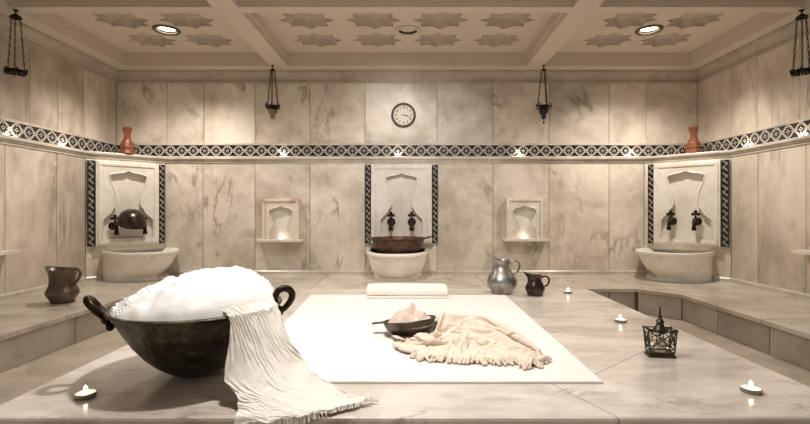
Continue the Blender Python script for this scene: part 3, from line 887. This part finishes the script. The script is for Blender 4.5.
def bell_lamp(label, loc, glass, dark):
    t = thing('hanging_lamp', label, 'hanging lamp', loc, .5, 'small hanging lamps below the ceiling beams')
    bm = bmesh.new(); lathe(bm, [(0, 0), (.014, 0), (.014, -.006), (.005, -.012), (.005, -.035), (.016, -.042), (.026, -.055), (.02, -.06), (0, -.05)], 16)
    obj('ceiling_cap', bm, M['black_iron'], t, smooth=True)
    zb = -.45
    for i in range(3):
        a = 2 * PI * i / 3 + .2
        bm = bmesh.new(); chain(bm, (.02 * math.cos(a), .02 * math.sin(a), -.055), (.062 * math.cos(a), .062 * math.sin(a), zb + .025), .004)
        obj('chain', bm, M['black_iron'], t)
    bm = bmesh.new()
    lathe(bm, [(.05, .0), (.066, .006), (.068, .014), (.06, .018), (.05, .01), (.046, -.012), (.052, -.026), (.044, -.03), (.04, -.012), (.05, 0)], 24, c=(0, 0, zb))
    for i in range(6):
        a = 2 * PI * i / 6 + .2
        tube(bm, spline([(.05 * math.cos(a), .05 * math.sin(a), zb - .02), (.078 * math.cos(a), .078 * math.sin(a), zb), (.07 * math.cos(a), .07 * math.sin(a), zb + .035), (.058 * math.cos(a), .058 * math.sin(a), zb + .03)], 4), .006, 6)
    obj('lamp_crown', bm, M['black_iron'], t, smooth=True)
    bm = bmesh.new(); lathe(bm, [(.042, -.012), (.05, -.035), (.046, -.06), (.03, -.078), (.024, -.09), (.03, -.105), (.022, -.122), (.008, -.13), (0, -.132)], 24, c=(0, 0, zb))
    obj('glass_cup', bm, glass, t, smooth=True)
    if dark:
        bm = bmesh.new(); tube(bm, [(0, 0, zb - .13), (0, 0, zb - .155)], .003, 6); ball(bm, (0, 0, zb - .165), .012)
        obj('finial', bm, M['black_iron'], t, smooth=True)
    return t
M['olive_glass'] = simple('olive_glass', srgb(118, 106, 66), .25, .1)
M['night_glass'] = simple('night_glass', srgb(30, 32, 44), .2, .2)
bell_lamp('small black hanging lamp with olive glass cup, left of the clock', (-1.47, 4.92, ZC), M['olive_glass'], False)
bell_lamp('small all-black hanging lamp with a ball finial, right of the clock', (1.43, 4.92, ZC), M['night_glass'], True)

# ------------------------------------------------------------------ the sheet and towel
bm = bmesh.new()
SX0, SX1, SY0, SY1 = -.815, .781, 1.861, 3.788
nx, ny = 32, 40
gr = [[bm.verts.new((SX0 + .075 * (1 - j / ny) + (SX1 - SX0 - .075 * (1 - j / ny)) * i / nx, SY0 + (SY1 - SY0) * j / ny, .010 + .0015 * noise.noise(Vector((i * .3, j * .3, 0))))) for i in range(nx + 1)] for j in range(ny + 1)]
for j in range(ny):
    for i in range(nx): bm.faces.new((gr[j][i], gr[j][i + 1], gr[j + 1][i + 1], gr[j + 1][i]))
ret = bmesh.ops.extrude_face_region(bm, geom=bm.faces[:])
for v in [e for e in ret['geom'] if isinstance(e, bmesh.types.BMVert)]: v.co.z = .0005
o = obj('white_sheet', bm, M['sheet'], smooth=True)
tag(o, 'large white sheet spread flat on the marble platform', 'sheet')

t = thing('folded_towel', 'folded white towel at the far edge of the white sheet', 'towel', ((407 - 410) / 460 * 3.75, 3.735, .0115))
bm = bmesh.new()
def fold_prof(y0, y1, z0, th, layers):
    """folded cloth cross section: flat body, round fold towards the room"""
    P = []
    for k_ in range(9): a = -PI / 2 - PI * k_ / 8; P.append((y0 + th / 2 * math.cos(a) + th / 2, z0 + th / 2 + th / 2 * math.sin(a)))
    for k_ in range(9): a = PI / 2 - PI * k_ / 8; P.append((y1 + th / 2 * math.cos(a) - th / 2, z0 + th / 2 + th / 2 * math.sin(a)))
    return P
def towel_layer(z0, th, y0, y1, hw):
    bm = bmesh.new(); P = fold_prof(y0, y1, z0, th, 1); N = 24; rows = []
    for i in range(N + 1):
        x = -hw + 2 * hw * i / N
        e = 1 - .06 * (abs(i / N * 2 - 1) ** 8)
        rows.append([bm.verts.new((x + .003 * noise.noise(Vector((i, y * 9, z0))), y + .004 * noise.noise(Vector((x * 4, y * 6, 3))), z0 + (z - z0) * e + .003 * noise.noise(Vector((x * 5, y * 7, z0 * 30))))) for y, z in P])
    for a, b in zip(rows[:-1], rows[1:]):
        for i in range(len(P)):
            j = (i + 1) % len(P); bm.faces.new((a[i], a[j], b[j], b[i]))
    bm.faces.new(rows[0]); bm.faces.new(rows[-1]); return bm
obj('towel_fold', towel_layer(0, .016, -.118, .12, .32), M['towel'], t, smooth=True, angle=60)
obj('towel_fold', towel_layer(.015, .074, -.115, .118, .318), M['towel'], t, smooth=True, angle=60)

# ------------------------------------------------------------------ cauldron, foam, gauze
t = thing('copper_cauldron', 'big dark hammered cauldron heaped with white foam at the left', 'cauldron', (CX, CY, 0))
bm = bmesh.new()
lathe(bm, CAULDRON, 72)
obj('cauldron_body', bm, M['cauldron'], t, smooth=True, angle=60)
def handle(ang, turn, lean):
    bm = bmesh.new(); a = Vector((math.cos(ang), math.sin(ang), 0)); z = Vector((0, 0, 1))
    b = Vector((math.cos(ang + turn), math.sin(ang + turn), 0))
    up = (a * lean + z * .8).normalized()
    b = (b - up * b.dot(up)).normalized()
    lug = a * .338 + z * (.268 if lean > .4 else .255)
    N = 36; pts = []
    for i in range(N):
        x = 2 * PI * i / N
        pts.append(lug + up * (.052 - .052 * math.cos(x)) + b * (.036 * math.sin(x) * (1 - .35 * math.cos(x))))
    tube(bm, pts, [.011 + .005 * math.sin(PI * i / N) for i in range(N)], 10, closed=True)
    ball(bm, lug, .021, sc=(1, 1, 1.25)); ball(bm, lug - z * .035 - a * .012, .016, sc=(1, 1, 1.1))
    return bm
obj('handle', handle(math.radians(207), PI / 2, .6), M['bronze'], t, smooth=True)
obj('handle', handle(math.radians(8), math.radians(25), .25), M['bronze'], t, smooth=True)

# foam heap
rnd = random.Random(5)
bm = bmesh.new()
def foam_h(x, y):
    r = math.hypot(x, y) / .328
    base = max(0, 1 - r ** 3.2) ** .7
    lump = .64 + .36 * math.tanh((x * .9 + .13 + y * .3) * 5)
    h = .012 + .155 * base * lump
    h += base ** .5 * (.022 * noise.noise(Vector((x * 9, y * 9, 1))) + .018 * noise.noise(Vector((x * 22, y * 22, 4))) + .010 * abs(noise.noise(Vector((x * 50, y * 50, 9)))))
    return CZ - .012 + max(h, .004)
NR, NA = 44, 110
rows = []
for i in range(NR + 1):
    r = .328 * (i / NR)
    if i == 0: rows.append([bm.verts.new((0, 0, foam_h(0, 0)))] * NA); continue
    rows.append([bm.verts.new((r * math.cos(2 * PI * k_ / NA), r * math.sin(2 * PI * k_ / NA), foam_h(r * math.cos(2 * PI * k_ / NA), r * math.sin(2 * PI * k_ / NA)))) for k_ in range(NA)])
for a, b in zip(rows[:-1], rows[1:]):
    for i in range(NA):
        j = (i + 1) % NA
        q = [a[i], a[j], b[j], b[i]] if a[i] is not a[j] else [a[i], b[j], b[i]]
        bm.faces.new(q)
for _ in range(3000):
    r = .322 * math.sqrt(rnd.random()); a = rnd.random() * 2 * PI
    x, y = r * math.cos(a), r * math.sin(a)
    if rnd.random() > .9 * max(0, min(1, (y - .06) / .18)) + .5 * max(0, min(1, (-x - .12) / .15)): continue
    br = rnd.choice((.003, .004, .005, .006, .008))
    ball(bm, (x, y, foam_h(x, y) - .55 * br), br, 2)
o = obj('soap_foam', bm, M['foam'], smooth=True, angle=180)
o.location = (CX, CY, 0); tag(o, 'heap of white soap foam filling the dark cauldron', 'foam')

# white gauze cloth hanging over the rim
GAUZE.materials.append(M['gauze'])
o = bpy.data.objects.new('gauze_cloth', GAUZE); C.objects.link(o)
sb = o.modifiers.new('sub', 'SUBSURF'); sb.levels = sb.render_levels = 1
tag(o, 'crinkled white gauze cloth draped over the cauldron rim onto the platform', 'cloth')
bm = bmesh.new(); rnd = random.Random(9)
for i in range(0, GNU + 1, 1):
    u = i / GNU
    p = GAUZE.vertices[GNV * (GNU + 1) + i].co.copy()
    d = Vector((.5 * u + rnd.uniform(-.4, .4), -1 + u * .7, 0)).normalized() * rnd.uniform(.005, .014)
    if i > 66: d = Vector((1, -.1 + .25 * rnd.uniform(-1, 1), 0)).normalized() * rnd.uniform(.02, .045)
    e = p + d; m = p + d * .5
    for q in (m, e):
        if q.y > PF + .006: q.z = max(.004, min(q.z, .012))
        else: q.z = min(p.z, .004) - (PF - min(q.y, PF)) * .8 - .004
    tube(bm, spline([p, m, e], 3), [.003] * 4 + [.0025] * 2 + [.0012], 5)
obj('fringe', bm, M['gauze'], o, smooth=True)

# ------------------------------------------------------------------ cream shawl
tsh = thing('cream_shawl', 'cream fringed shawl lying in folds on the white sheet', 'shawl', (0, 0, .012))
SHAWL.materials.append(M['shawl'])
o = bpy.data.objects.new('shawl_cloth', SHAWL); C.objects.link(o); o.parent = tsh
sb = o.modifiers.new('sub', 'SUBSURF'); sb.levels = sb.render_levels = 1
sd = o.modifiers.new('solid', 'SOLIDIFY'); sd.thickness = .003; sd.offset = 0
bm = bmesh.new(); rnd = random.Random(4)
for i in range(14, SNU + 1):
    for q in range(2):
        p = SHAWL.vertices[i].co.lerp(SHAWL.vertices[min(i + 1, SNU)].co, q * .5)
        L = rnd.uniform(.03, .055); an = -PI / 2 + rnd.uniform(-.9, .9) + .5 * (i / SNU - .4)
        s_ = Vector((p.x, p.y + .012, max(p.z, .012)))
        m_ = Vector((p.x + L * .4 * math.cos(an) + rnd.uniform(-.01, .01), p.y + L * .4 * math.sin(an), rnd.uniform(.008, .024)))
        e = Vector((p.x + L * math.cos(an), p.y + L * math.sin(an), .006))
        tube(bm, spline([s_, m_, e], 4), [.005, .0052, .0055, .0055, .005, .0055, .006, .005, .003], 6)
obj('fringe', bm, M['shawl'], tsh, smooth=True)

# ------------------------------------------------------------------ metal dish with cloth
t = thing('metal_dish', 'dark metal dish with a flat handle leaning on the cream shawl', 'dish', (.005, 2.555, .011), -.15)
Mt = Matrix.Rotation(math.radians(-7), 4, 'Y') @ Matrix.Rotation(math.radians(-6), 4, 'X')
bm = bmesh.new(); lathe(bm, [(0, .006), (.06, .006), (.10, .018), (.13, .044), (.147, .08), (.152, .084), (.149, .089), (.139, .084), (.12, .054), (.09, .03), (0, .02)], 40, M=Mt)
obj('dish_body', bm, M['old_copper'], t, smooth=True)
bm = bmesh.new()
prism(bm, [[(-.142, -.022), (-.17, -.018), (-.195, -.028), (-.212, -.02), (-.216, 0), (-.212, .02), (-.195, .028), (-.17, .018), (-.142, .022)]], .078, .086)
for v in bm.verts: v.co = Mt @ v.co
obj('handle', bm, M['old_copper'], t, bevel=.002)
t2 = thing('crumpled_washcloth', 'pale pink crumpled washcloth heaped in the dark metal dish', 'cloth', (.005, 2.555, .056), 0)
bm = bmesh.new(); NR, NA = 22, 60; rows = []
for i in range(NR + 1):
    r = .128 * i / NR; row = []
    for k_ in range(NA):
        a = 2 * PI * k_ / NA; x, y = r * math.cos(a), r * math.sin(a)
        q = 1 - (i / NR) ** 2
        z = .022 + .034 * q + .06 * math.exp(-((x - .005) ** 2 / .0006 + (y - .04) ** 2 / .0012)) + .03 * math.exp(-((x + .055) ** 2 + (y + .01) ** 2) / .0022) + .026 * math.exp(-((x - .07) ** 2 + (y + .0) ** 2) / .002)
        z += q ** .4 * (.022 * (1 - abs(noise.noise(Vector((x * 14 + y * 9, y * 16, 2))))) ** 3 + .018 * (1 - abs(noise.noise(Vector((x * 26, y * 20 - x * 14, 5))))) ** 3 - .012)
        if i == 0:
            if k_ == 0: v0 = bm.verts.new((0, 0, z))
            row.append(v0)
        else: row.append(bm.verts.new((x, y, z)))
    rows.append(row)
for a, b in zip(rows[:-1], rows[1:]):
    for i in range(NA):
        j = (i + 1) % NA
        bm.faces.new([a[i], a[j], b[j], b[i]] if a[i] is not a[j] else [a[i], b[j], b[i]])
obj('cloth_body', bm, M['pink_cloth'], t2, smooth=True, angle=180)

# ------------------------------------------------------------------ jugs
def jug(name, label, loc, rotz, prof, mat, spout, hand, hr, cat='jug'):
    """spout: (height, length) pulled out of the rim towards -x; hand: list of (x,z) for the handle on +x"""
    t = thing(name, label, cat, loc, rotz)
    bm = bmesh.new(); n = 40
    lathe(bm, prof, n)
    zt = max(p[1] for p in prof); zs, ln, up = spout
    for v in bm.verts:
        if v.co.z > zs:
            k_ = (v.co.z - zs) / (zt - zs); r = math.hypot(v.co.x, v.co.y)
            if r > 1e-4:
                c = max(0, -v.co.x / r)
                v.co.x -= ln * k_ ** 1.3 * c ** 2.6; v.co.z += up * k_ * c ** 2.6
                v.co.y *= 1 - .45 * k_ * c ** 2
    obj('jug_body', bm, mat, t, smooth=True, angle=60)
    bm = bmesh.new(); pts = spline([(x, 0, z) for x, z in hand], 6)
    tube(bm, pts, [hr * (1 + .25 * math.sin(PI * i / (len(pts) - 1))) for i in range(len(pts))], 8)
    obj('handle', bm, mat, t, smooth=True)
    return t
def shell(outer, th=.006):
    """outer profile -> closed wall with inner surface"""
    inn = [(max(r - th, 0.001), z + (th if i == 0 else 0)) for i, (r, z) in enumerate(outer)][::-1]
    return [(0, outer[0][1])] + outer + inn + [(0, outer[0][1] + th)]
jug('pewter_jug', 'tall silver pewter jug with long spout and ring handle, right of the towel', ((502 - 410) / 460 * 3.92, 3.92, 0), -.12,
    shell([(.085, 0), (.092, .008), (.088, .02), (.112, .05), (.128, .085), (.126, .115), (.108, .15), (.082, .185), (.062, .22), (.055, .245), (.06, .27), (.068, .285)]), M['pewter'], (.19, .085, .075),
    [(.055, .245), (.085, .272), (.118, .278), (.14, .258), (.145, .225), (.132, .19), (.112, .17), (.098, .166)], .0075)
jug('pewter_pitcher', 'small dark pewter pitcher standing right of the tall silver jug', ((535 - 410) / 460 * 3.82, 3.82, 0), -.2,
    shell([(.058, 0), (.064, .006), (.062, .014), (.076, .04), (.08, .062), (.07, .09), (.056, .115), (.05, .135), (.056, .155), (.064, .168)]), M['dark_pewter'], (.11, .04, .03),
    [(.05, .145), (.075, .158), (.098, .155), (.112, .135), (.108, .105), (.09, .082), (.072, .074)], .0065)
jug('copper_jug', 'dark copper jug with wide mouth standing on the left bench', ((62.5 - 410) / 460 * 3.53, 3.53, 0), -.25,
    shell([(.07, 0), (.078, .006), (.084, .025), (.106, .062), (.11, .082), (.106, .092), (.095, .115), (.086, .145), (.085, .19), (.093, .228), (.108, .254)]), M['jug_copper'], (.2, .05, .02),
    [(.09, .235), (.115, .258), (.145, .262), (.172, .24), (.168, .205), (.148, .175), (.118, .15), (.10, .125)], .008)

# ------------------------------------------------------------------ tealights
def tealight(label, loc):
    t = thing('tealight_candle', label, 'candle', loc, 0, 'lit tealights on the platform')
    bm = bmesh.new(); lathe(bm, [(0, 0), (.034, 0), (.036, .003), (.036, .018), (.034, .018), (.034, .004), (0, .004)], 28)
    obj('metal_cup', bm, M['tin'], t, smooth=True)
    bm = bmesh.new(); lathe(bm, [(.0338, .006), (.0338, .016), (.024, .019), (.012, .024), (0, .026)], 28)
    wx = obj('wax', bm, M['wax'], t, smooth=True)
    bm = bmesh.new(); tube(bm, [(0, 0, .024), (.0, 0, .032)], .0015, 6)
    obj('wick', bm, M['wick'], wx)
    bm = bmesh.new(); lathe(bm, [(0, .027), (.0055, .029), (.007, .033), (.0045, .039), (0, .045)], 14)
    obj('flame', bm, M['flame'], wx, smooth=True)
    return t
spots = [('tealight burning at the far end of the platform, beside the small pitcher', (568, 293)), ('tealight burning between the pitcher and the metal lantern', (620.5, 322)),
         ('tealight burning at the right, near the front edge of the platform', (751, 392)), ('tealight burning at the left in the shadow of the cauldron', (85.5, 397))]
for i, (lb, (px, py)) in enumerate(spots):
    x, y = AT(px, py)
    if i == 0: tl = tealight(lb, (x, y, 0))
    else: dup(tl, (x, y, 0), 0, lb)

# ------------------------------------------------------------------ lantern
t = thing('metal_lantern', 'dark metal candle lantern with open lattice sides and a pointed spire', 'lantern', ((660 - 410) / 460 * 2.22, 2.22, 0), -.12)
bw, tw, z0, z1 = .055, .064, .022, .132
DR = .5
bm = bmesh.new()
prism(bm, [rect(-bw - .006, bw + .006, -bw * DR - .006, bw * DR + .006)], 0, .012); prism(bm, [rect(-bw, bw, -bw * DR, bw * DR)], .012, .024)
obj('base', bm, M['lantern'], t, bevel=.002)
def fr(z): k_ = (z - z0) / (z1 - z0); return bw + (tw - bw) * k_
cor = lambda z, sx, sy: Vector((sx * fr(z), sy * fr(z) * DR, z))
bm = bmesh.new()
for sx in (-1, 1):
    for sy in (-1, 1):
        tube(bm, [cor(z0, sx, sy), cor(z1, sx, sy)], .0034, 6); ball(bm, cor(z1, sx, sy), .007, 1)
for z in (z0, z1, z0 + .018):
    for q in range(4):
        a = [(-1, -1), (1, -1), (1, 1), (-1, 1)]
        tube(bm, [cor(z, *a[q]), cor(z, *a[(q + 1) % 4])], .003, 6)
lf = obj('frame', bm, M['lantern'], t)
for q in range(4):
    a = [(-1, -1), (1, -1), (1, 1), (-1, 1)]; A, B = a[q], a[(q + 1) % 4]
    bm = bmesh.new()
    def F(u, v): z = z0 + .018 + (z1 - z0 - .018) * v; return cor(z, *A).lerp(cor(z, *B), u)
    tube(bm, [F(0, 0), F(1, 1)], .0024, 6); tube(bm, [F(1, 0), F(0, 1)], .0024, 6)
    tube(bm, [F(.5 + .24 * math.cos(x), .5 + .34 * math.sin(x)) for x in [2 * PI * i / 24 for i in range(24)]], .0022, 6, closed=True)
    tube(bm, spline([F(.06, 0), F(.30, .45), F(.5, .6), F(.70, .45), F(.94, 0)], 4), .002, 6)
    obj('lattice_panel', bm, M['lantern'], lf)
bm = bmesh.new()
lathe(bm, [(.001, .230), (.004, .222), (.005, .19), (.009, .178), (.008, .17), (.014, .163), (.02, .154), (.014, .146), (.016, .14), (.026, .126), (.034, .112), (.028, .104), (.018, .10), (.001, .1)], 16, c=(0, 0, .012))
for sx in (-1, 1):
    for sy in (-1, 1): tube(bm, [cor(z1, sx, sy), Vector((.02 * sx, .02 * sy, .118))], .003, 6)
sp_ = obj('spire', bm, M['lantern'], t, smooth=True)
bm = bmesh.new(); tube(bm, [(.018 * math.cos(x), 0, .142 + .0 + .024 * math.sin(x)) for x in [2 * PI * i / 16 for i in range(16)]], .0025, 6, closed=True)
obj('ring', bm, M['lantern'], sp_)
bm = bmesh.new(); lathe(bm, [(0, 0), (.027, 0), (.027, .06), (.016, .066), (0, .066)], 20, c=(0, 0, .024))
M['pillar_wax'] = simple('pillar_wax', srgb(236, 222, 196), .5)
obj('candle_stub', bm, M['pillar_wax'], t, smooth=True)

# ------------------------------------------------------------------ light
W = bpy.data.worlds.new('world'); scn.world = W; W.use_nodes = True
W.node_tree.nodes['Background'].inputs[0].default_value = (1, .945, .89, 1)
W.node_tree.nodes['Background'].inputs[1].default_value = .38
def lamp(name, typ, loc, power, col=(1, .84, .62), size=.1, rot=None, look=None, **k):
    L = bpy.data.lights.new(name, typ); L.energy = power; L.color = col
    if typ == 'AREA': L.size = size
    else: L.shadow_soft_size = size
    for a, v in k.items(): setattr(L, a, v)
    o = bpy.data.objects.new(name, L); C.objects.link(o); o.location = loc
    if look is not None: o.rotation_euler = (Vector(look) - Vector(loc)).to_track_quat('-Z', 'Y').to_euler()
    return o
WARM = (1, .93, .84); NEUT = (1, .965, .93)
lamp('key_spot', 'SPOT', (-.42, 1.98, 2.24), 165, NEUT, .06, look=(-.2, 2.25, 0), spot_size=math.radians(100), spot_blend=.75)
for x, y in (LAMPS[0], LAMPS[2]):
    lamp('downlight_spot', 'SPOT', (x, y, ZP - .02), 130, WARM, .06, look=(x, y, 0), spot_size=math.radians(130), spot_blend=.7)
lamp('coffer_fill', 'AREA', (0, 2.4, 2.24), 22, WARM, look=(0, 2.4, 0), shape='RECTANGLE', size=3.0, size_y=1.4)
lamp('basin_spot', 'SPOT', (-.1, 3.57, 2.24), 105, NEUT, .05, look=(-.1, 5.1, .75), spot_size=math.radians(100), spot_blend=.9)
# small lamps standing on the ledge in front of the tile band
for px in (283, 398, 519, 630): lamp('ledge_lamp', 'POINT', (gx(px, UB), UB - .035, ZL + .035), .55, (1, .9, .75), .01)
for px in (10, 62): lamp('ledge_lamp', 'POINT', (UL + .035, abs(UL) * 460 / (410 - px), ZL + .035), .45, (1, .9, .75), .01)
for px in (748, 803): lamp('ledge_lamp', 'POINT', (UR - .035, UR * 460 / (px - 410), ZL + .035), .45, (1, .9, .75), .01)
for px, z in ((282, .40), (523.5, .41)): lamp('niche_lamp', 'POINT', (gx(px, YB), YB - .04, z), .10, (1, .9, .75), .01)
scn.view_settings.view_transform = 'Standard'
try: scn.view_settings.look = 'Medium Contrast'
except Exception: scn.view_settings.look = 'None'
scn.view_settings.exposure = 0
